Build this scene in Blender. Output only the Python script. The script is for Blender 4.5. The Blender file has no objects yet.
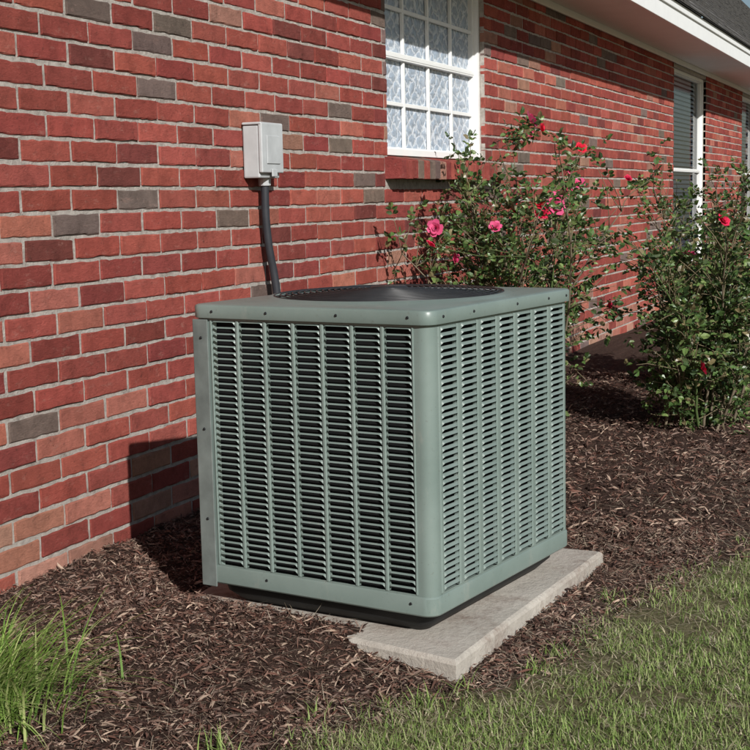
import bpy, math, random
import numpy as np
from mathutils import Vector, Matrix
random.seed(7); rng=np.random.default_rng(7)
scene=bpy.context.scene
COL=scene.collection
# ------------------------------------------------------------------ helpers
class MB:
    def __init__(s): s.v=[];s.f=[];s.c=[];s.n=0;s.mi=[]
    def add(s,vs,fs,col=(1,1,1),mi=0):
        b=s.n; s.v.extend(vs); s.f.extend([tuple(b+i for i in f) for f in fs])
        s.mi.extend([mi]*len(fs))
        if isinstance(col,list): s.c.extend(col)
        else: s.c.extend([col]*len(vs))
        s.n+=len(vs)
    def box(s,x0,x1,y0,y1,z0,z1,col=(1,1,1),mi=0):
        s.add([(x0,y0,z0),(x1,y0,z0),(x1,y1,z0),(x0,y1,z0),(x0,y0,z1),(x1,y0,z1),(x1,y1,z1),(x0,y1,z1)],
              [(0,3,2,1),(4,5,6,7),(0,1,5,4),(1,2,6,5),(2,3,7,6),(3,0,4,7)],col,mi)
    def tube(s,pts,r0,r1,n=6,col=(1,1,1),cap=True,mi=0):
        pts=[Vector(p) for p in pts]; m=len(pts); vs=[];fs=[]
        for i,p in enumerate(pts):
            d=(pts[min(i+1,m-1)]-pts[max(i-1,0)]).normalized()
            a=d.orthogonal().normalized() if i==0 else (a-d*a.dot(d)).normalized()
            b=d.cross(a); r=r0+(r1-r0)*i/(m-1)
            for k in range(n):
                t=2*math.pi*k/n; vs.append(tuple(p+a*(r*math.cos(t))+b*(r*math.sin(t))))
        for i in range(m-1):
            for k in range(n):
                k2=(k+1)%n; fs.append((i*n+k,i*n+k2,(i+1)*n+k2,(i+1)*n+k))
        if cap: fs.append(tuple(range(n-1,-1,-1))); fs.append(tuple((m-1)*n+k for k in range(n)))
        s.add(vs,fs,col,mi)
    def obj(s,name,mats,parent=None,smooth=False):
        return mkobj(name,s.v,s.f,mats,parent,smooth,s.c,s.mi)
def mkobj(name,v,f,mats,parent=None,smooth=False,c=None,mi=None):
    me=bpy.data.meshes.new(name)
    me.from_pydata(v if isinstance(v,list) else v.tolist(),[],f if isinstance(f,list) else f.tolist())
    if not isinstance(mats,(list,tuple)): mats=[mats]
    for m in mats: me.materials.append(m)
    if mi is not None and len(mats)>1: me.polygons.foreach_set('material_index',mi)
    if c is not None:
        ca=me.color_attributes.new('Col','FLOAT_COLOR','POINT')
        arr=np.ones((len(me.vertices),4),np.float32); arr[:,:3]=np.array(c,np.float32); ca.data.foreach_set('color',arr.ravel())
    if smooth: me.polygons.foreach_set('use_smooth',[True]*len(me.polygons))
    me.update()
    o=bpy.data.objects.new(name,me); COL.objects.link(o)
    if parent: o.parent=parent
    return o
def empty(name,loc=(0,0,0),rz=0):
    o=bpy.data.objects.new(name,None); COL.objects.link(o); o.location=loc; o.rotation_euler=(0,0,rz); return o
def bevel(o,w,seg=2):
    m=o.modifiers.new('b','BEVEL'); m.width=w; m.segments=seg; m.limit_method='ANGLE'; m.angle_limit=math.radians(40); return o
_T=rng.random((256,256))
def vn(x,y):
    xi=np.floor(x).astype(int); yi=np.floor(y).astype(int); fx=x-xi; fy=y-yi
    fx=fx*fx*(3-2*fx); fy=fy*fy*(3-2*fy)
    g=lambda a,b:_T[a%256,b%256]
    return (g(xi,yi)*(1-fx)+g(xi+1,yi)*fx)*(1-fy)+(g(xi,yi+1)*(1-fx)+g(xi+1,yi+1)*fx)*fy
def fbm(x,y,o=4):
    r=0;a=.5
    for i in range(o): r=r+a*vn(x*2**i+17*i,y*2**i+31*i); a*=.5
    return r
# ------------------------------------------------------------------ materials
class G:
    def __init__(s,name,rough=.7,spec=.3,metal=0):
        s.m=bpy.data.materials.new(name); s.m.use_nodes=True; s.t=s.m.node_tree; s.n=s.t.nodes
        s.p=s.n['Principled BSDF']; s.out=s.n['Material Output']
        s.p.inputs['Roughness'].default_value=rough; s.p.inputs['Specular IOR Level'].default_value=spec; s.p.inputs['Metallic'].default_value=metal
        s.tc=s.n.new('ShaderNodeTexCoord')
    def l(s,a,b): s.t.links.new(a,b)
    def noise(s,scale,det=5,rough=.6,stretch=None,dist=0):
        n=s.n.new('ShaderNodeTexNoise'); n.inputs['Scale'].default_value=scale; n.inputs['Detail'].default_value=det; n.inputs['Roughness'].default_value=rough; n.inputs['Distortion'].default_value=dist
        if stretch:
            mp=s.n.new('ShaderNodeMapping'); mp.inputs['Scale'].default_value=stretch; s.l(s.tc.outputs['Object'],mp.inputs[0]); s.l(mp.outputs[0],n.inputs['Vector'])
        else: s.l(s.tc.outputs['Object'],n.inputs['Vector'])
        return n.outputs['Fac']
    def ramp(s,fac,stops):
        r=s.n.new('ShaderNodeValToRGB'); e=r.color_ramp.elements
        while len(e)<len(stops): e.new(.5)
        for i,(p,c) in enumerate(stops):
            e[i].position=p; e[i].color=(*c,1) if isinstance(c,tuple) else (c,c,c,1)
        s.l(fac,r.inputs[0]); return r.outputs[0]
    def mix(s,a,b,fac,mode='MIX'):
        n=s.n.new('ShaderNodeMix'); n.data_type='RGBA'; n.blend_type=mode
        for k,x in ((6,a),(7,b),(0,fac)):
            if hasattr(x,'links'): s.l(x,n.inputs[k])
            elif k==0: n.inputs[0].default_value=x
            else: n.inputs[k].default_value=(*x,1)
        return n.outputs[2]
    def attr(s):
        n=s.n.new('ShaderNodeAttribute'); n.attribute_name='Col'; return n.outputs['Color']
    def math(s,op,a,b=0):
        n=s.n.new('ShaderNodeMath'); n.operation=op
        for k,x in ((0,a),(1,b)):
            if hasattr(x,'links'): s.l(x,n.inputs[k])
            else: n.inputs[k].default_value=x
        return n.outputs[0]
    def base(s,c):
        if hasattr(c,'links'): s.l(c,s.p.inputs['Base Color'])
        else: s.p.inputs['Base Color'].default_value=(*c,1)
    def bump(s,h,strength=.5,dist=.005):
        b=s.n.new('ShaderNodeBump'); b.inputs['Strength'].default_value=strength; b.inputs['Distance'].default_value=dist
        s.l(h,b.inputs['Height']); s.l(b.outputs[0],s.p.inputs['Normal']); return s
def simple(name,c,rough=.6,var=.15,scale=20,metal=0,spec=.3,bump=0):
    g=G(name,rough,spec,metal); n=g.noise(scale,5)
    g.base(g.ramp(n,[(.3,tuple(x*(1-var) for x in c)),(.7,tuple(min(1,x*(1+var)) for x in c))]))
    if bump: g.bump(g.noise(scale*6,4),bump,.003)
    return g.m
# brick
g=G('brick',.92,.12)
a=g.attr()
mott=g.ramp(g.noise(11,8,.75),[(.28,.6),(.5,1.),(.72,1.3)])
c=g.mix(a,mott,1.0,'MULTIPLY')
c=g.mix(c,(.55,.33,.27),g.ramp(g.noise(13,9,.8,(1,1,2.2)),[(.56,0.),(.72,.5)]))
c=g.mix(c,(.66,.60,.54),g.ramp(g.noise(70,7,.8),[(.64,0.),(.76,.6)]))
c=g.mix(c,(.05,.035,.03),g.ramp(g.noise(38,8,.75),[(.58,0.),(.70,.7)]))
g.base(c); g.bump(g.noise(60,10,.8,(1,1,1.5)),1.,.011); M_brick=g.m
g=G('mortar',.95,.1)
g.base(g.ramp(g.noise(28,8,.75),[(.28,(.25,.215,.19)),(.5,(.47,.43,.39)),(.72,(.62,.58,.53))])); g.bump(g.noise(70,8,.75),1.,.012); M_mortar=g.m
M_white=simple('white_paint',(.80,.81,.80),.45,.03,6)
M_soffit=simple('soffit_paint',(.80,.81,.80),.6,.03,4)
M_shingle=simple('shingle',(.14,.135,.13),.95,.4,30,bump=.6)
# unit paint
g=G('unit_paint',.36,.5)
c=g.ramp(g.noise(5,6,.6),[(.3,(.150,.197,.180)),(.7,(.190,.240,.221))])
c=g.mix(c,(.33,.32,.28),g.ramp(g.noise(14,9,.8,(1,1,.35)),[(.56,0.),(.76,.5)]))
c=g.mix(c,(.08,.07,.055),g.ramp(g.noise(110,6,.7),[(.61,0.),(.73,.6)]))
g.base(c); g.bump(g.noise(6,3),.12,.01); M_unit=g.m
M_post=simple('galvanised_panel',(.145,.168,.16),.45,.25,12)
M_coil=simple('coil_black',(.004,.004,.005),.8,.2,30)
M_dark=simple('dark_metal',(.012,.013,.014),.6,.3,20)
M_fan=simple('fan_grille_black',(.02,.021,.023),.4,.3,20,spec=.5)
g=G('concrete',.9,.15)
c=g.ramp(g.noise(7,8,.7),[(.3,(.36,.33,.29)),(.7,(.58,.54,.48))])
c=g.mix(c,(.17,.12,.095),g.ramp(g.noise(3.5,9,.8),[(.46,0.),(.62,.8)]))
g.base(c); g.bump(g.noise(60,8,.7),.8,.006); M_conc=g.m
M_box=simple('electrical_box_paint',(.45,.47,.48),.4,.12,10,spec=.5)
M_conduit=simple('conduit',(.028,.030,.036),.55,.2,20)
# ground
g=G('ground_soil',.95,.1)
a=g.attr()
sep=g.n.new('ShaderNodeSeparateColor'); g.l(a,sep.inputs[0])
mul=g.ramp(g.noise(60,10,.85,(1,1,1),1.0),[(.30,(.015,.009,.008)),(.5,(.07,.043,.034)),(.66,(.17,.11,.085)),(.8,(.33,.25,.19))])
gra=g.ramp(g.noise(55,9,.8),[(.3,(.07,.06,.035)),(.5,(.19,.175,.09)),(.72,(.42,.37,.23))])
g.base(g.mix(mul,gra,sep.outputs[0])); g.bump(g.noise(80,9,.85),1.,.02); M_ground=g.m
def leafmat(name,trans=.3,rough=.5,spec=.3):
    g=G(name,rough,spec); a=g.attr(); g.base(a)
    tr=g.n.new('ShaderNodeBsdfTranslucent'); g.l(a,tr.inputs[0]); mx=g.n.new('ShaderNodeMixShader'); mx.inputs[0].default_value=trans
    g.l(g.p.outputs[0],mx.inputs[1]); g.l(tr.outputs[0],mx.inputs[2]); g.l(mx.outputs[0],g.out.inputs[0]); return g.m
M_leaf=leafmat('rose_leaf',.22,.38,.5); M_grass=leafmat('grass_blade',.3,.6,.2); M_petal=leafmat('rose_petal',.3,.6,.1)
g=G('stem',.8,.2); g.base(g.attr()); M_stem=g.m
g=G('mulch_chip',.9,.15); g.base(g.attr()); M_chip=g.m
g=G('window_glass',.03,.5)
gl=g.n.new('ShaderNodeBsdfGlossy'); gl.inputs['Roughness'].default_value=.03
tp=g.n.new('ShaderNodeBsdfTransparent'); tp.inputs[0].default_value=(.85,.9,.94,1)
fr=g.n.new('ShaderNodeFresnel'); fr.inputs[0].default_value=1.35; mx=g.n.new('ShaderNodeMixShader')
g.l(fr.outputs[0],mx.inputs[0]); g.l(tp.outputs[0],mx.inputs[1]); g.l(gl.outputs[0],mx.inputs[2]); g.l(mx.outputs[0],g.out.inputs[0]); M_glass=g.m
# patterned obscure glass
g=G('patterned_glass',.22,.6)
sx=g.n.new('ShaderNodeSeparateXYZ'); g.l(g.tc.outputs['Object'],sx.inputs[0])
nz=g.math('MULTIPLY',g.noise(11,4),6.0)
u=g.math('ADD',g.math('MULTIPLY',sx.outputs[0],30),nz); w=g.math('ADD',g.math('MULTIPLY',sx.outputs[2],36),g.math('MULTIPLY',g.noise(7,3),4.0))
s1=g.math('ABSOLUTE',g.math('SINE',g.math('ADD',u,w))); s2=g.math('ABSOLUTE',g.math('SINE',g.math('SUBTRACT',u,w)))
mn=g.math('MINIMUM',s1,s2)
c=g.ramp(mn,[(.0,(.74,.78,.83)),(.18,(.60,.66,.73)),(.5,(.36,.43,.52))])
c=g.mix(c,g.ramp(g.noise(40,5),[(.3,.75),(.7,1.1)]),1.,'MULTIPLY')
g.base(c); g.bump(mn,.5,.01); M_lace=g.m
M_blind=simple('blind_slat',(.65,.70,.75),.6,.05,10)
# ------------------------------------------------------------------ house
house=empty('brick_house')
RH=.0765; BL=.254; J=.0130
X0,X1=-2.0,40.0; ZT=2.46
WIN=[(6.17,7.66,1.38,2.38,.20),(13.3,15.1,.42,2.38,.05),(17.7,19.2,.42,2.38,.05)]
pal=[((.335,.080,.064),.34),((.39,.102,.078),.26),((.28,.065,.055),.19),((.44,.150,.110),.08),((.38,.20,.145),.03),((.19,.14,.12),.06),((.21,.06,.053),.04)]
pc=np.cumsum([p[1] for p in pal]); pc/=pc[-1]
def brickcol(low=False):
    b=pal[int(np.searchsorted(pc,random.random()))][0]
    if low and random.random()<.6: b=random.choice([(.48,.26,.19),(.45,.19,.14),(.40,.23,.17)])
    k=random.uniform(.85,1.13); return tuple(x*k*random.uniform(.95,1.05) for x in b)
mb=MB()
def brick(mb,x0,x1,z0,z1,col,hi=True,yf=0.0,yb=.03):
    if x1-x0<.015: return
    yf+=random.uniform(-.0025,.0025)
    nx=max(2,int((x1-x0)/.03)) if hi else 1; nz=2 if hi else 1
    ch=.0035
    us=[x0,x0+ch]+[x0+ch+(x1-x0-2*ch)*i/nx for i in range(1,nx)]+[x1-ch,x1]
    ws=[z0,z0+ch]+[z0+ch+(z1-z0-2*ch)*i/nz for i in range(1,nz)]+[z1-ch,z1]
    nu=len(us);nw=len(ws);vs=[]
    tilt=random.uniform(-.0025,.0025); tz=random.uniform(-.0012,.0012)
    for j,w_ in enumerate(ws):
        for i,u_ in enumerate(us):
            edge=(i in(0,nu-1)) or (j in (0,nw-1))
            jx=random.uniform(-.0017,.0017) if hi else 0; jz=random.uniform(-.0021,.0021) if hi else 0
            y=yf+(ch*random.uniform(.6,1.4) if edge else random.uniform(-.0006,.0006))
            if edge and hi and random.random()<.12: y+=.004; jz*=1.9
            vs.append((u_+jx,y,w_+jz+tz+tilt*(u_-x0)/(x1-x0)))
    fs=[(j*nu+i,j*nu+i+1,(j+1)*nu+i+1,(j+1)*nu+i) for j in range(nw-1) for i in range(nu-1)]
    ring=[i for i in range(nu)]+[j*nu+nu-1 for j in range(1,nw)]+[(nw-1)*nu+i for i in range(nu-2,-1,-1)]+[j*nu for j in range(nw-2,0,-1)]
    b=len(vs)
    for r in ring: vs.append((vs[r][0],yb,vs[r][2]))
    m=len(ring)
    for k in range(m): fs.append((ring[k],b+k,b+(k+1)%m,ring[(k+1)%m]))
    mb.add(vs,fs,col)
row=0; z=-.0765*1
while z<ZT:
    z1=min(z+RH-J,ZT)
    off=(BL/2 if row%2 else 0)+random.uniform(-.010,.010)
    x=X0-off
    while x<X1:
        xa=max(x,X0)+J/2+random.uniform(-.002,.002); xb=min(x+BL,X1)-J/2+random.uniform(-.002,.002)
        segs=[(xa,xb)]
        for (wx0,wx1,wz0,wz1,ex) in WIN:
            sz0=wz0-.125
            if z1>sz0 and z<wz1:
                e0,e1=(wx0,wx1) if z>=wz0-.03 else (wx0-.04,wx1+ex)
                ns=[]
                for a_,b_ in segs:
                    if b_<=e0 or a_>=e1: ns.append((a_,b_))
                    else:
                        if a_<e0: ns.append((a_,e0))
                        if b_>e1: ns.append((e1,b_))
                segs=ns
        for a_,b_ in segs: brick(mb,a_,b_,z,z1,brickcol(z<.2),hi=(2<x<10.5))
        x+=BL
    z+=RH;row+=1
for wi,(wx0,wx1,wz0,wz1,ex) in enumerate(WIN):
    n=int((wx1-wx0+.04+ex)/.078); st=(wx1-wx0+.04+ex)/n
    for i in range(n):
        a_=wx0-.04+st*i+.0065; b_=wx0-.04+st*(i+1)-.0065; c_=brickcol(); t=random.uniform(-.004,.004)
        fz=wz0-.026+t; yo=-.085+t
        vs=[(a_,yo,wz0-.118+t),(b_,yo,wz0-.118+t),(b_,.06,wz0-.118),(a_,.06,wz0-.118),
            (a_,yo,fz-.006),(b_,yo,fz-.006),(b_,yo+.006,fz),(a_,yo+.006,fz),(b_,.06,wz0),(a_,.06,wz0)]
        mb.add(vs,[(0,3,2,1),(0,1,5,4),(4,5,6,7),(7,6,8,9),(1,2,8,6,5),(0,4,7,9,3)],c_)
mb.obj('brick_courses',M_brick,house)
mm=MB(); ym=.006
xs=[X0]+[q for w in WIN for q in w[:2]]+[X1]
for i in range(0,len(xs),2): mm.box(xs[i],xs[i+1],ym,.11,-.2,ZT)
for (wx0,wx1,wz0,wz1,ex) in WIN:
    mm.box(wx0,wx1,ym+.0005,.11,-.2,wz0-.02); mm.box(wx0,wx1,ym+.0005,.11,wz1,ZT)
    mm.box(wx0-.032,wx1+ex-.008,-.078,.055,wz0-.110,wz0-.040)
mm.obj('mortar',M_mortar,house)
ow=MB(); ow.box(X0,X0+.1,.111,8,-.2,ZT); ow.box(X1-.1,X1,.111,8,-.2,ZT); ow.box(X0,X1,8.001,8.1,-.2,ZT)
ow.obj('other_walls',simple('far_brick',(.3,.09,.065),.9,.2,8),house)
# eave
ev=MB(); ev.box(X0-.4,X1+.4,-.50,-.001,ZT,ZT+.012)
ev.obj('soffit',M_soffit,house)
ev=MB()
ev.box(X0-.3,X1+.3,-.022,-.0045,ZT-.05,ZT-.001)
ev.box(X0-.4,X1+.4,-.53,-.501,ZT-.02,ZT+.15)
ev.box(X0-.42,X1+.42,-.545,-.531,ZT+.10,ZT+.152)
bevel(ev.obj('fascia_board',M_white,house),.003)
rf=MB(); sl=1.0; YR=3.75
rows=int((YR+.57)/.10)
for i in range(rows):
    y0=-.57+.10*i; z0=ZT+.16+sl*(y0+.57)
    x=X0-.45
    while x<X1+.45:
        wd=random.uniform(.14,.3); t=random.uniform(.006,.014)
        if x>3 or i<2:
            rf.add([(x,y0,z0),(x+wd-.004,y0,z0),(x+wd-.004,y0+.11,z0+sl*.11-.004),(x,y0+.11,z0+sl*.11-.004),(x,y0-t*.7,z0+t),(x+wd-.004,y0-t*.7,z0+t)],[(4,5,2,3),(0,1,5,4)])
        x+=wd
zr=ZT+.152+sl*(YR+.565)
rf.add([(X0-.45,-.565,ZT+.150),(X1+.45,-.565,ZT+.150),(X1+.45,YR,zr-.01),(X0-.45,YR,zr-.01),(X1+.45,8.6,ZT+.15),(X0-.45,8.6,ZT+.15)],[(0,1,2,3),(3,2,4,5)])
rf.add([(X0,0.05,ZT),(X0,8,ZT),(X0,YR,zr-.1)],[(0,1,2)]); rf.add([(X1,0.05,ZT),(X1,8,ZT),(X1,YR,zr-.1)],[(0,1,2)])
rf.obj('shingle_roof',M_shingle,house)
# windows
def window(i,wx0,wx1,wz0,wz1,ex,cols,rowsn,kind):
    w=MB(); yf=.035; fw=.035
    w.box(wx0+.002,wx0+fw,yf,.105,wz0+.001,wz1-.002); w.box(wx1-fw,wx1-.002,yf,.105,wz0+.001,wz1-.002)
    w.box(wx0+fw,wx1-fw,yf,.105,wz0+.001,wz0+fw); w.box(wx0+fw,wx1-fw,yf,.105,wz1-fw,wz1-.002)
    ix0,ix1,iz0,iz1=wx0+fw,wx1-fw,wz0+fw,wz1-fw; zm=(iz0+iz1)/2
    w.box(ix0,ix1,yf+.018,.098,zm-.009,zm+.009)
    for zz0,zz1,yo in ((iz0,zm-.009,.020),(zm+.009,iz1,.022)):
        w.box(ix0,ix0+.018,yf+yo,.096,zz0,zz1); w.box(ix1-.018,ix1,yf+yo,.096,zz0,zz1)
        w.box(ix0+.018,ix1-.018,yf+yo,.096,zz0,zz0+.009); w.box(ix0+.018,ix1-.018,yf+yo,.096,zz1-.009,zz1)
        for k in range(1,cols):
            xx=ix0+(ix1-ix0)*k/cols; w.box(xx-.010,xx+.010,.066,.083,zz0+.009,zz1-.009)
        for k in range(1,rowsn):
            zz=zz0+(zz1-zz0)*k/rowsn; w.box(ix0+.018,ix1-.018,.0675,.082,zz-.010,zz+.010)
    bevel(w.obj('window_frame_%d'%i,M_white,house),.002,1)
    gl=MB(); gl.add([(ix0,.086,iz0),(ix1,.086,iz0),(ix1,.086,iz1),(ix0,.086,iz1)],[(0,1,2,3)]); gl.obj('window_glass_%d'%i,M_lace if kind=='lace' else M_glass,house)
    if kind!='lace':
        b=MB(); z=iz0 if kind=='blind' else zm
        while z<iz1:
            b.add([(ix0+.03,.112,z),(ix1-.03,.112,z),(ix1-.03,.132,z+.034),(ix0+.03,.132,z+.034)],[(0,1,2,3)]); z+=.045
        b.obj('blind_%d'%i,M_blind,house)
window(1,*WIN[0],4,2,'lace'); window(2,*WIN[1],1,1,'blind'); window(3,*WIN[2],1,1,'half')
# ------------------------------------------------------------------ AC unit
UW,UD=.365,.41; YAW=-.1512; ZB,ZTOP=.13,.89
ac=empty('air_conditioner_condenser',(3.4933,-1.1205,0),YAW)
def rrect(hx,hy,r,n=8):
    pts=[]
    for cx,cy,a0 in ((hx-r,hy-r,0),(-hx+r,hy-r,90),(-hx+r,-hy+r,180),(hx-r,-hy+r,270)):
        for k in range(n+1):
            t=math.radians(a0+90*k/n); pts.append((cx+r*math.cos(t),cy+r*math.sin(t)))
    return pts
def loft(rings,close_first=False,close_last=False):
    n=len(rings[0]); vs=[p for r in rings for p in r]; fs=[]
    for j in range(len(rings)-1):
        for k in range(n): fs.append((j*n+k,j*n+(k+1)%n,(j+1)*n+(k+1)%n,(j+1)*n+k))
    if close_first: fs.append(tuple(range(n-1,-1,-1)))
    if close_last: fs.append(tuple((len(rings)-1)*n+k for k in range(n)))
    return vs,fs
def dens(pts,st=.03):
    out=[]
    for i in range(len(pts)):
        a=pts[i];b=pts[(i+1)%len(pts)]
        L=math.hypot(b[0]-a[0],b[1]-a[1]); k=max(1,int(L/st))
        for j in range(k): out.append((a[0]+(b[0]-a[0])*j/k,a[1]+(b[1]-a[1])*j/k))
    return out
base=dens(rrect(UD,UW,.035))
def off(d,z): return [(x*(1+d/UD),y*(1+d/UW),z) for x,y in base]
RF=.315
circ=lambda r,z:[(r*math.cos(math.atan2(y,x)),r*math.sin(math.atan2(y,x)),z) for x,y in base]
rings=[off(.000,ZTOP-.036),off(.010,ZTOP-.036),off(.011,ZTOP-.034),off(.011,ZTOP-.006),off(.009,ZTOP-.002),off(.005,ZTOP),off(-.012,ZTOP+.001),circ(RF+.03,ZTOP+.004),circ(RF+.018,ZTOP+.009),circ(RF+.006,ZTOP+.009),circ(RF,ZTOP+.002),circ(RF-.002,ZTOP-.08)]
vs,fs=loft(rings); m=MB(); m.add(vs,fs); o=m.obj('top_cover',M_unit,ac,True)
e=o.modifiers.new('e','EDGE_SPLIT'); e.split_angle=math.radians(35)
m=MB(); vs,fs=loft([circ(RF-.003,ZTOP-.3),circ(.0,ZTOP-.3)]); m.add(vs,fs); 
m.tube([(0,0,ZTOP-.12),(0,0,ZTOP-.02)],.085,.085,20)
for k in range(3):
    a0=k*2.094; pts=[]
    for rr,zz,da in ((.05,-.1,-.3),(.05,-.07,.3),(.3,-.06,.45),(.3,-.12,-.35)):
        pts.append((rr*math.cos(a0+da),rr*math.sin(a0+da),ZTOP+zz))
    m.add(pts,[(0,1,2,3)])
m.obj('fan',M_dark,ac)
m=MB()
for i in range(17):
    r=.05+i*(RF-.05+.008)/16; zz=ZTOP+.010+.014*(1-(r/RF)**2)
    m.tube([(r*math.cos(t),r*math.sin(t),zz) for t in np.linspace(0,2*math.pi,73)],.0022,.0022,5,cap=False)
for k in range(12):
    t=k*math.pi/6+.1
    m.tube([(r*math.cos(t),r*math.sin(t),ZTOP+.007+.014*(1-(r/RF)**2)) for r in np.linspace(.03,RF+.01,10)],.0028,.0028,5)
m.tube([(0,0,ZTOP+.02),(0,0,ZTOP+.028)],.055,.05,20)
m.obj('fan_grille',M_fan,ac,True)
m=MB()
vs,fs=loft([[(x,y,z) for x,y in rrect(UD-.018,UW-.018,.03)] for z in (ZB,ZTOP-.02)],False,False); m.add(vs,fs)
o=m.obj('coil',M_coil,ac)
m=MB()
P=rrect(UD,UW,.035)
def sc(d,z): return [(x*(1+d/UD),y*(1+d/UW),z) for x,y in P]
vs,fs=loft([sc(-.03,ZB+.04),sc(.0015,ZB+.04),sc(.004,ZB+.036),sc(.004,ZB-.006),sc(.001,ZB-.010),sc(-.03,ZB-.010)],True,True); m.add(vs,fs)
o=m.obj('base_rail',M_unit,ac,True); e=o.modifiers.new('e','EDGE_SPLIT'); e.split_angle=math.radians(35)
m=MB(); vs,fs=loft([sc(-.030,ZB-.0105),sc(-.036,.09),sc(-.07,.057)],False,True); m.add(vs,fs); m.obj('base_pan',M_dark,ac,True)
m=MB()
def post(cx,cy,wa,wb,r=.04,z0=ZB+.036,z1=ZTOP-.034):
    sx=1 if cx>0 else -1; sy=1 if cy>0 else -1
    ax=cx-sx*r; ay=cy-sy*r
    prof=[(cx,cy-sy*wb)]
    for k in range(9):
        t=math.radians(90*k/8); prof.append((ax+sx*r*math.cos(t),ay+sy*r*math.sin(t)))
    prof.append((cx-sx*wa,cy))
    inn=[(p[0]-sx*.012,p[1]-sy*.012) for p in prof]
    full=prof+inn[::-1]
    vs,fs=loft([[(x,y,z) for x,y in full] for z in (z0,z1)],True,True); m.add(vs,fs)
post(-UD,-UW,.040,.045,.032); post(UD,-UW,.03,.05,.03); post(-UD,UW,.05,.05,.02); post(UD,UW,.05,.05)
o=m.obj('corner_posts',M_unit,ac,True); e=o.modifiers.new('e','EDGE_SPLIT'); e.split_angle=math.radians(35)
def louvre(mb,u0,u1,ncol,fn,frac,rib=.010,pitch=.0176,depth=.0085):
    z0,z1=ZB+.045,ZTOP-.043
    cw=(u1-u0)/ncol
    def strip(a,b,za,zb):
        r=[(a,0),(a+(b-a)*.25,.0028),(a+(b-a)*.75,.0028),(b,0)]
        vs=[fn(u,d,zz) for zz in (za,zb) for u,d in r]+[fn(a,-.012,za),fn(b,-.012,za),fn(a,-.012,zb),fn(b,-.012,zb)]
        mb.add(vs,[(0,1,5,4),(1,2,6,5),(2,3,7,6),(8,0,4,10),(3,9,11,7)])
    for c in range(ncol+1):
        uc=u0+c*cw; strip(max(u0,uc-rib/2),min(u1,uc+rib/2),z0,z1)
    for za,zb in ((z0-.012,z0),(z1,z1+.012)):
        vs=[fn(u,d,zz) for zz in (za,zb) for u,d in ((u0,.0005),(u1,.0005))]; mb.add(vs,[(0,1,3,2)])
    n=int((z1-z0)/pitch); pitch=(z1-z0)/n
    for c in range(ncol):
        a=u0+c*cw+rib/2; b=u0+(c+1)*cw-rib/2; e=.003
        us=[(a,0),(a+e,.6),(a+2*e,.92),(a+3.2*e,1),(b-3.2*e,1),(b-2*e,.92),(b-e,.6),(b,0)]
        for k in range(n):
            zt=z1-k*pitch; j=random.uniform(-.0006,.0006)
            vs=[]
            for u,s in us:
                h=pitch-(pitch*(1-frac))*s
                vs+=[fn(u,-.002,zt),fn(u,-.002+(depth*.45+j)*s,zt-h*.35),fn(u,-.002+(depth+j)*s,zt-h)]
            fs=[]
            for i in range(len(us)-1):
                for q in (0,1): fs.append((i*3+q,i*3+q+1,i*3+q+4,i*3+q+3))
            mb.add(vs,fs)
m=MB()
louvre(m,-UW+.045,UW-.05,7,lambda u,d,z:(-UD-d,u,z),.21,.011,.0165,.0055)
louvre(m,-UD+.040,UD-.03,7,lambda u,d,z:(u,-UW-d,z),.42,.026,.0165,.0070)
louvre(m,-UW+.05,UW-.05,7,lambda u,d,z:(UD+d,u,z),.4)
louvre(m,-UD+.05,UD-.05,7,lambda u,d,z:(u,UW+d,z),.4)
m.obj('louvre_panels',M_unit,ac)
m=MB(); m.box(-UD-.007,-UD-.0025,UW-.045,UW+.006,ZB-.02,ZTOP-.040); m.box(-UD-.0068,-UD+.05,UW+.0025,UW+.0065,ZB-.019,ZTOP-.041); bevel(m.obj('control_cover',M_post,ac),.002)
m=MB()
def screw(x,y,z,nx,ny): m.tube([(x,y,z),(x+nx*.003,y+ny*.003,z)],.0045,.003,8)
for u in (-.31,-.1,.12,.3): screw(-UD-.0105,u,.872,-1,0)
for u in (-.36,-.2,.05,.25,.37): screw(u,-UW-.0105,.872,0,-1)
for u in (.15,-.3): screw(-UD-.0035,u,ZB+.02,-1,0)
for z in (.3,.55,.8): screw(-UD-.007,UW-.022,z,-1,0)
m.obj('screws',M_dark,ac)
# ------------------------------------------------------------------ electrical box + conduit
eb=empty('electrical_disconnect_box',(4.78,0,1.36))
m=MB(); m.box(-.085,.085,-.075,-.004,-.105,.10); bevel(m.obj('enclosure',M_box,eb),.006)
m=MB(); m.box(-.090,.090,-.092,-.0755,-.085,.108); m.box(-.092,.092,-.0905,-.0045,.1005,.111); bevel(m.obj('lid',M_box,eb),.005,3)
m=MB(); m.box(-.055,.055,-.0965,-.0925,-.05,.06); m.box(-.02,.02,-.1,-.0925,-.1,-.07); m.tube([(0.02,-.04,-.104),(.02,-.04,-.135)],.026,.024,12); bevel(m.obj('cover_plate_and_hub',M_box,eb),.002,1)
cd=MB()
K=[(4.80,-.04,1.23),(4.80,-.04,1.1),(4.81,-.045,.98),(4.83,-.055,.86),(4.83,-.07,.72),(4.78,-.10,.55),(4.6,-.2,.42),(4.35,-.5,.40),(4.15,-.75,.45),(3.95,-.9,.45)]
def crs(K,n=8):
    out=[];K=[Vector(k) for k in K];K=[K[0]]+K+[K[-1]]
    for i in range(1,len(K)-2):
        p0,p1,p2,p3=K[i-1:i+3]
        for j in range(n):
            t=j/n; out.append(.5*((2*p1)+(p2-p0)*t+(2*p0-5*p1+4*p2-p3)*t*t+(3*p1-p0-3*p2+p3)*t**3))
    out.append(K[-2]); return out
cd.tube(crs(K,14),.0165,.0165,12); cd.obj('electrical_conduit',M_conduit,None,True)
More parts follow.
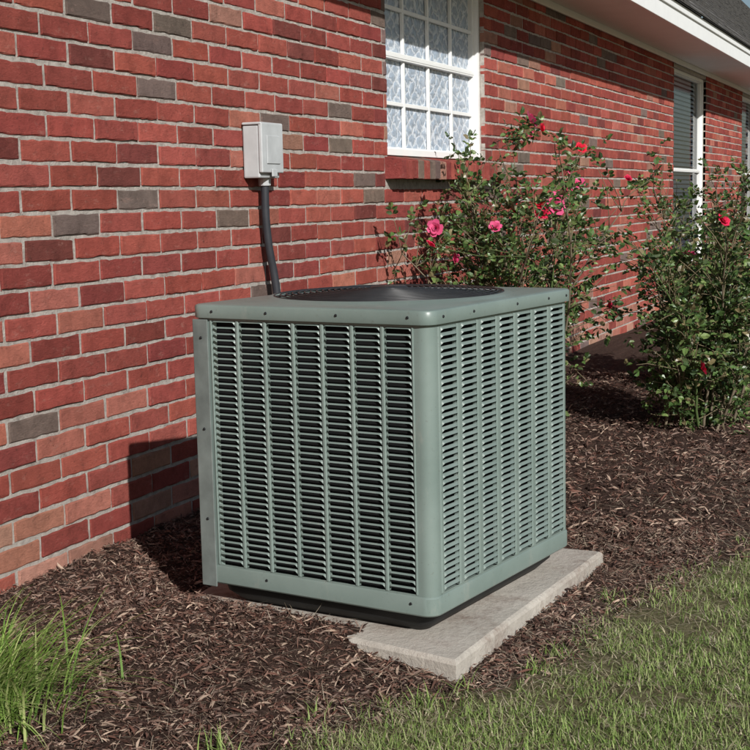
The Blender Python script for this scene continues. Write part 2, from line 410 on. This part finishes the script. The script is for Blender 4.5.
# ------------------------------------------------------------------ ground
def bound(x):
    return np.interp(x,[-3,1.5,2.42,2.97,3.6,4.6,8,30],[-.9,-1.1,-1.28,-1.58,-1.72,-1.98,-2.6,-4])
def bnd(x,y): return bound(x)+.22*(fbm(x*2.2,y*2.2,3)-.45)
PA,PB,PC,PD=(2.925,-1.515),(4.03,-1.60),(4.10,-.60),(3.13,-.62)   # slab corners
def inside(x,y,m=0.):
    r=np.ones_like(x,bool); P=[PA,PB,PC,PD]
    for i in range(4):
        (ax,ay),(bx,by)=P[i],P[(i+1)%4]; L=math.hypot(bx-ax,by-ay)
        r&=((bx-ax)*(y-ay)-(by-ay)*(x-ax))/L>-m
    return r
def cover(x,y): # mulch drifted over the slab's left edge: 0..1
    wob=.04*(fbm(x*8+3,y*8,3)-.45)
    w=np.clip((y+1.30+wob-(3.02-x)*.6)/.13,0,1)*np.clip((-.35-y)/.2,0,1)
    xr=np.interp(y,[-1.42,-.7],[3.075,3.20])
    return w*np.clip((x-2.62)/.32,0,1)*np.clip((xr-x)/.045,0,1)
def gh(x,y):
    ins=np.clip((y-bound(x))/.25,0,1)
    h=.02*(fbm(x*1.3+5,y*1.3,3)-.45)
    h=h+ins*(.035*(fbm(x*7,y*7,4)-.47)+.018*(vn(x*28,y*28)-.5)+.010*(vn(x*60,y*60)-.5))+.02*ins
    h=h+(1-ins)*.02*(fbm(x*12,y*12,3)-.5)
    cv=cover(x,y); ti=inside(x,y,-.03)
    h0=np.where(ti,-.01,h)
    return h0*(1-cv)+cv*(.067+.010*(vn(x*28,y*28)-.5)+.008*(fbm(x*7,y*7,3)-.47))
def bare(x,y): return inside(x,y,.0)&(cover(x,y)<.75)
def axis(lo,hi,st,far):
    a=list(np.arange(lo,hi+1e-6,st)); s=st;v=hi
    while v<far: s*=1.35; v+=s; a.append(v)
    s=st;v=lo;b=[]
    while v>-far: s*=1.35; v-=s; b.append(v)
    return np.array(b[::-1]+a)
gx=axis(1.6,8.6,.02,400); gy=axis(-3.2,.06,.02,400)
XX,YY=np.meshgrid(gx,gy); near=(np.abs(XX-5)<6)&(np.abs(YY+1.5)<4)
ZZ=np.where(near,gh(XX,YY),0.0); ZZ=np.where((YY>.05),-.03,ZZ)
cg=np.clip((bnd(XX,YY)-YY)/.12,0,1); cg=np.maximum(cg,(YY>8.5)*1.0)
V=np.stack([XX.ravel(),YY.ravel(),ZZ.ravel()],1); ny,nx=XX.shape
I=np.arange(ny*nx).reshape(ny,nx); F_=np.stack([I[:-1,:-1],I[:-1,1:],I[1:,1:],I[1:,:-1]],-1).reshape(-1,4)
C=np.stack([cg.ravel()]*3,1)
mkobj('ground',V,F_,M_ground,None,True,C)
# mulch: fine shredded bark
def chips(n,xr,yr,lr,seed):
    r=np.random.default_rng(seed); x=r.uniform(*xr,n); y=r.uniform(*yr,n)
    keep=(y>bnd(x,y)-.12*r.random(n)**2)&~bare(x,y); x=x[keep];y=y[keep];n=len(x)
    L=r.uniform(*lr,n)*r.choice([.6,1,1,1,1.9],n); W=np.maximum(L*r.uniform(.08,.32,n),.0011); T=np.minimum(W*.5,.004)
    az=r.uniform(0,2*np.pi,n); el=r.normal(0,.38,n); ro=r.normal(0,.7,n)
    d=np.stack([np.cos(az)*np.cos(el),np.sin(az)*np.cos(el),np.sin(el)],1)
    s=np.stack([-np.sin(az),np.cos(az),0*az],1); u=np.cross(d,s)
    s2=s*np.cos(ro)[:,None]+u*np.sin(ro)[:,None]; u2=-s*np.sin(ro)[:,None]+u*np.cos(ro)[:,None]
    c=np.stack([x,y,gh(x,y)+r.uniform(.0,.012,n)],1)
    vs=[]
    for a_,b_,h_ in ((-1,-.5,-1),(-1,.5,-1),(1,.3,-1),(1,-.3,-1),(-.3,0,1),(.5,.1,1)):
        j=r.uniform(.6,1.25,(n,1))
        vs.append(c+d*(a_*L/2)[:,None]*j+s2*(b_*W)[:,None]*j+u2*(h_*T/2)[:,None])
    V=np.stack(vs,1).reshape(-1,3); b=np.arange(n)[:,None,None]*6
    F=(b+np.array([(0,4,5,3),(1,2,5,4)])[None]).reshape(-1,4)
    P=np.array([(.115,.060,.046),(.165,.095,.072),(.055,.031,.025),(.24,.155,.12),(.13,.064,.048),(.38,.28,.215),(.04,.024,.02),(.20,.14,.115)])
    tone=.7+.65*fbm(x*3,y*3,3)
    cc=P[r.integers(0,len(P),n)]*(r.uniform(.65,1.2,n)*tone)[:,None]; C=np.repeat(cc,6,0)
    return V,F,C
def merge(parts):
    V=[];F=[];C=[];b=0
    for v,f,c in parts: V.append(v);F.append(f+b);C.append(c);b+=len(v)
    return np.concatenate(V),np.concatenate(F),np.concatenate(C)
V,F_,C=merge([chips(95000,(1.9,4.6),(-1.9,.0),(.006,.023),1),chips(42000,(4.2,8.6),(-2.7,0),(.010,.032),2)]); mkobj('mulch',V,F_,M_chip,None,False,C)
def blades(x,y,z,L,W,az,lean,curl,cols,seg=3):
    pos=np.stack([x,y,z],1); ds=np.stack([np.cos(az),np.sin(az),0*az],1); sd=np.stack([-np.sin(az),np.cos(az),0*az],1)
    vs=[]; ang=lean.copy(); p=pos.copy(); n=len(x)
    for k in range(seg+1):
        w=W*(1-(k/seg)**1.6)*.5+ (.0001 if k==seg else 0)
        vs+= [p-sd*w[:,None],p+sd*w[:,None]]
        p=p+(ds*np.sin(ang)[:,None]+np.array([0,0,1.])*np.cos(ang)[:,None])*(L/seg)[:,None]; ang=ang+curl/seg
    V=np.stack(vs,1).reshape(-1,3); m=2*(seg+1); b=np.arange(n)[:,None,None]*m
    q=np.array([(2*k,2*k+1,2*k+3,2*k+2) for k in range(seg)]); F=(b+q[None]).reshape(-1,4)
    return V,F,np.repeat(cols,m,0)
GP=np.array([(.21,.31,.08),(.29,.39,.12),(.15,.23,.06),(.38,.43,.19),(.52,.47,.29),(.62,.56,.39)])
def grass(n,xr,yr,seed,Lr):
    r=np.random.default_rng(seed); x=r.uniform(*xr,n); y=r.uniform(*yr,n)
    dd=bnd(x,y)-y; cl=fbm(x*5,y*5,3)
    keep=(dd>-.06)&(r.random(n)<np.clip((dd+.06)/.25,0.05,1))&(cl+r.normal(0,.10,n)>.34); x=x[keep];y=y[keep];dd=dd[keep];n=len(x)
    keep=~((x>2.85)&(x<4.05)&(y>-1.66)&(y<-.5)); x=x[keep];y=y[keep];dd=dd[keep];n=len(x)
    L=r.uniform(*Lr,n)*(.5+.9*fbm(x*4+9,y*4,2)); W=r.uniform(.0018,.0036,n)
    pr=np.where(dd[:,None]<.15,[[.12,.10,.15,.13,.27,.23]],[[.18,.19,.15,.17,.17,.14]])
    idx=(pr.cumsum(1)/pr.sum(1,keepdims=True)<r.random((n,1))).sum(1).clip(0,5)
    cols=GP[idx]*r.uniform(.7,1.15,(n,1))
    dry=idx>=4; lean=np.abs(r.normal(.5,.4,n))+dry*.6
    return blades(x,y,gh(x,y)-.003,L,W,r.uniform(0,2*np.pi,n),lean,r.uniform(.2,1.4,n),cols)
gp=[grass(130000,(1.9,4.6),(-2.5,-1.1),11,(.016,.048)),grass(42000,(4.4,9.5),(-4.0,-1.8),12,(.025,.06))]
r=np.random.default_rng(5)
for cx,cy,n,h in ((2.88,-1.55,14,.07),(3.2,-1.68,22,.07),(3.05,-1.67,16,.06),(3.7,-1.70,20,.07),(2.6,-1.3,14,.07),(2.35,-1.2,30,.08),(2.75,-1.5,30,.08)):
    x=cx+r.normal(0,.02,n);y=cy+r.normal(0,.02,n)
    gp.append(blades(x,y,gh(x,y),r.uniform(.5,1,n)*h,np.full(n,.004),r.uniform(0,6.28,n),np.abs(r.normal(.5,.3,n)),r.uniform(.3,1.2,n),GP[r.integers(0,4,n)]))
V,F_,C=merge(gp); mkobj('grass',V,F_,M_grass,None,True,C)
n=22000; r=np.random.default_rng(21); x=r.uniform(1.9,6,n); y=r.uniform(-2.5,-.05,n); q=y-bound(x)
k=(r.random(n)<np.clip(1.1-np.abs(q+.05)*1.3,.14,1))&~bare(x,y); x=x[k];y=y[k];n=len(x)
V,F_,C=blades(x,y,gh(x,y)+.010,r.uniform(.02,.09,n),r.uniform(.0010,.0020,n),r.uniform(0,6.28,n),r.normal(1.5,.15,n),r.normal(0,.4,n),np.array([(.46,.38,.28),(.32,.23,.16),(.56,.48,.37)])[r.integers(0,3,n)])
mkobj('dry_straw',V,F_,M_grass,None,True,C)
r=np.random.default_rng(8); n=900; x=2.325+r.normal(0,.085,n); y=-.53+r.normal(0,.10,n)
cols=np.array([(.20,.33,.065),(.28,.42,.10),(.13,.23,.05),(.44,.50,.20)])[r.integers(0,4,n)]*r.uniform(.8,1.15,(n,1))
V,F_,C=blades(x,y,gh(x,y),r.uniform(.15,.33,n),r.uniform(.004,.007,n),np.arctan2(y+.52,x-2.32)+r.normal(0,.7,n),np.abs(r.normal(.4,.25,n)),r.uniform(.9,1.9,n),cols,seg=6)
mkobj('liriope_plant',V,F_,M_grass,None,True,C)
# ------------------------------------------------------------------ rose bushes
def rose_bush(name,cx,cy,H,spread,ncane,twigs,seed,flowers,leafd=1.0,nfl=0,low=2):
    rr=random.Random(seed); root=empty(name,(cx,cy,0)); st=MB(); lf=MB(); fl=MB(); tips=[]
    LC=[(.055,.105,.03),(.07,.13,.035),(.04,.075,.025),(.10,.16,.045),(.15,.21,.07),(.06,.09,.035),(.17,.14,.07)]
    def leaf(p,d,L):
        d=d.normalized(); s=d.cross(Vector((rr.uniform(-1,1),rr.uniform(-1,1),rr.uniform(-.2,1)))).normalized(); u=s.cross(d)
        w=L*.33; c=rr.choice(LC); k=rr.uniform(.7,1.4); c=tuple(q*k for q in c)
        f=u*(L*.12)
        P=[p,p+d*L*.35+s*w+f,p+d*L*.75+s*w*.75+f,p+d*L-u*L*.1,p+d*L*.75-s*w*.75+f,p+d*L*.35-s*w+f,p+d*L*.5]
        lf.add([tuple(q) for q in P],[(0,6,1),(1,6,2),(2,6,3),(3,6,4),(4,6,5),(5,6,0)],c)
    def compound(p,d):
        d=d.normalized(); L=rr.uniform(.022,.045)
        s=d.cross(Vector((0,0,1))+Vector((rr.uniform(-.5,.5),rr.uniform(-.5,.5),0))).normalized()
        leaf(p+d*L*1.6,d,L)
        for q in (.7,1.4):
            if rr.random()<leafd: leaf(p+d*L*q,(s+d*.5),L*.85)
            if rr.random()<leafd: leaf(p+d*L*q,(-s+d*.5),L*.85)
    def rv(a=1): return Vector((rr.gauss(0,a),rr.gauss(0,a),rr.gauss(0,a)))
    for c in range(ncane):
        az=rr.uniform(0,6.28); p=Vector((rr.gauss(0,.09),rr.gauss(0,.09),-.02)); 
        out=Vector((math.cos(az),math.sin(az)*.55,0))*rr.uniform(.05,1.)*spread/H
        ln=H*rr.uniform(.55,1.12); ns=12; pts=[p.copy()]; d=(Vector((0,0,1))+out*.8).normalized()
        for i in range(ns):
            d=(d+rv(.07)+out*.05+Vector((0,0,-.012*i*rr.random()))).normalized(); p=p+d*ln/ns
            if p.y+cy>-.08: p.y=-.08-cy; 
            pts.append(p.copy())
        g_=rr.random(); st.tube(pts,.008,.003,5,(.16,.13,.09) if g_<.5 else (.08,.12,.04))
        tips.append(pts[-1])
        for i in range(low,ns+1):
            for _ in range(twigs if i>3 else max(1,twigs-2)):
                if rr.random()<.25: continue
                q=pts[i]; td=(d*.3+rv(.6)+Vector((0,0,.45 if i>3 else .15))).normalized(); tl=rr.uniform(.10,.30); tp=[q.copy()]
                for k in range(4):
                    td=(td+rv(.15)).normalized(); q=q+td*tl/4; 
                    if q.y+cy>-.06: q.y=-.06-cy
                    if q.z<.03: q.z=.03
                    tp.append(q.copy())
                st.tube(tp,.003,.0015,4,(.16,.13,.08))
                tips.append(tp[-1])
                for k in range(1,5):
                    if rr.random()<.8*leafd: compound(tp[k],rv(.7)+td*.6+Vector((0,0,.1)))
    def rose(p,R,col):
        p=Vector(p); ax=(Vector((-.6,-.7,.5))+rv(.5)).normalized(); a=ax.orthogonal().normalized(); b=ax.cross(a)
        for ring,(n,rd,tl) in enumerate(((6,1.,1.15),(6,.8,.75),(5,.55,.4),(4,.3,.15))):
            for k in range(n):
                t=2*math.pi*k/n+ring*.5+rr.uniform(-.2,.2); o_=a*math.cos(t)+b*math.sin(t); s=ax.cross(o_)
                dr=(o_*math.sin(tl)+ax*math.cos(tl)); rad=R*rd*rr.uniform(.85,1.1)+R*.15; w=rad*.62
                k_=rr.uniform(.7,1.15)*(1-.12*ring); c=tuple(min(.95,q*k_) for q in col)
                P=[p,p+dr*rad*.5+s*w*.7+ax*R*.06,p+dr*rad*.95+s*w*.6-ax*R*.05+o_*R*.05,p+dr*rad*1.05+o_*R*.12,p+dr*rad*.95-s*w*.6-ax*R*.05,p+dr*rad*.5-s*w*.7+ax*R*.06]
                fl.add([tuple(q) for q in P],[(0,1,2,3),(0,3,4,5)],c)
    cl=[(.86,.04,.12),(.88,.08,.24),(.85,.03,.07),(.90,.14,.32)]
    for f in flowers:
        p=Vector(f[:3])-Vector((cx,cy,0)); rose(p,f[3] if len(f)>3 else rr.uniform(.026,.038),rr.choice(cl))
        nb=min(tips,key=lambda t:(t-p).length+(.3 if t.z>p.z else 0)); mid=(nb+p)/2+Vector((0,0,-.02)); st.tube([nb,mid,p],.0025,.002,4,(.07,.1,.035))
        for _ in range(10): compound(nb.lerp(p,rr.random()),rv(.8))
    for _ in range(nfl): rose(rr.choice(tips),rr.uniform(.020,.032),rr.choice(cl))
    st.obj('canes',M_stem,root,True); lf.obj('leaves',M_leaf,root); fl.obj('flowers',M_petal,root,True)
fA=[(6.50,-.62,1.53,.04),(6.75,-.6,1.50),(6.62,-.58,1.47,.024),(7.55,-.6,1.42),(7.1,-.65,1.30),(6.72,-.68,1.12,.052),(6.64,-.64,1.07,.04),(6.80,-.70,1.16,.03),(6.4,-.7,1.12),(6.1,-.65,1.12,.034),(5.95,-.62,1.02),(5.5,-.5,1.03,.034),(5.42,-.5,.96,.024),(7.5,-.6,1.22),(7.4,-.55,1.18)]
rose_bush('rose_bush',6.30,-.62,1.30,.80,24,3,3,fA,.95,3)
fB=[(6.9,-1.25,.80),(6.75,-1.40,.50),(6.55,-1.0,.62),(6.3,-1.5,.35)]
rose_bush('rose_bush',6.62,-1.42,.98,.60,22,4,9,fB,.95,3)
rose_bush('rose_bush',8.1,-1.35,1.2,.85,20,4,14,[],1.0,5)
# ------------------------------------------------------------------ pad
pd=MB()
def padpt(d,z,j=0):
    cx=sum(p[0] for p in (PA,PB,PC,PD))/4; cy=sum(p[1] for p in (PA,PB,PC,PD))/4
    P=dens([PA,PB,PC,PD],.03); out=[]
    for x,y in P:
        L=math.hypot(x-cx,y-cy); k=1+d/L; n_=.004*(vn(np.array([x*14.]),np.array([y*14.]))[0]-.5)
        out.append((cx+(x-cx)*k+n_+random.uniform(-j,j),cy+(y-cy)*k+n_+random.uniform(-j,j),z))
    return out
vs,fs=loft([padpt(0,-.06),padpt(0,.02,.001),padpt(0,.046,.001),padpt(-.006,.053,.001),padpt(-.014,.057)],False,True); pd.add(vs,fs)
o=pd.obj('concrete_pad',M_conc)
# ------------------------------------------------------------------ light, camera
S=Vector((-.69,-.707,.55)).normalized(); el=math.asin(S.z); azr=math.atan2(S.x,S.y)
sun=bpy.data.lights.new('sun','SUN'); sun.energy=5.0; sun.angle=math.radians(.5); sun.color=(1,.975,.93)
so=bpy.data.objects.new('sun',sun); COL.objects.link(so); so.rotation_euler=S.to_track_quat('Z','Y').to_euler()
w=bpy.data.worlds.new('World'); scene.world=w; w.use_nodes=True; nt=w.node_tree
sk=nt.nodes.new('ShaderNodeTexSky'); sk.sky_type='NISHITA'; sk.sun_disc=False; sk.sun_elevation=el; sk.sun_rotation=azr
bg=nt.nodes['Background']; bg.inputs[1].default_value=.06; nt.links.new(sk.outputs[0],bg.inputs[0])
scene.view_settings.view_transform='Standard'; scene.view_settings.look='None'; scene.view_settings.exposure=0
cam=bpy.data.cameras.new('camera'); co=bpy.data.objects.new('camera',cam); COL.objects.link(co)
Fv=Vector((.90876691,.39714121,-.12814665)); Rv=Vector((.39771224,-.91724126,-.02221346)); Uv=Vector((.12636328,.03077864,.99150643))
mt=Matrix((Rv,Uv,-Fv)).transposed().to_4x4(); mt.translation=Vector((0,-2.5987,1.156)); co.matrix_world=mt
cam.sensor_width=36; cam.lens=36*1346.5/750; cam.clip_end=2000; cam.clip_start=.05
scene.camera=co
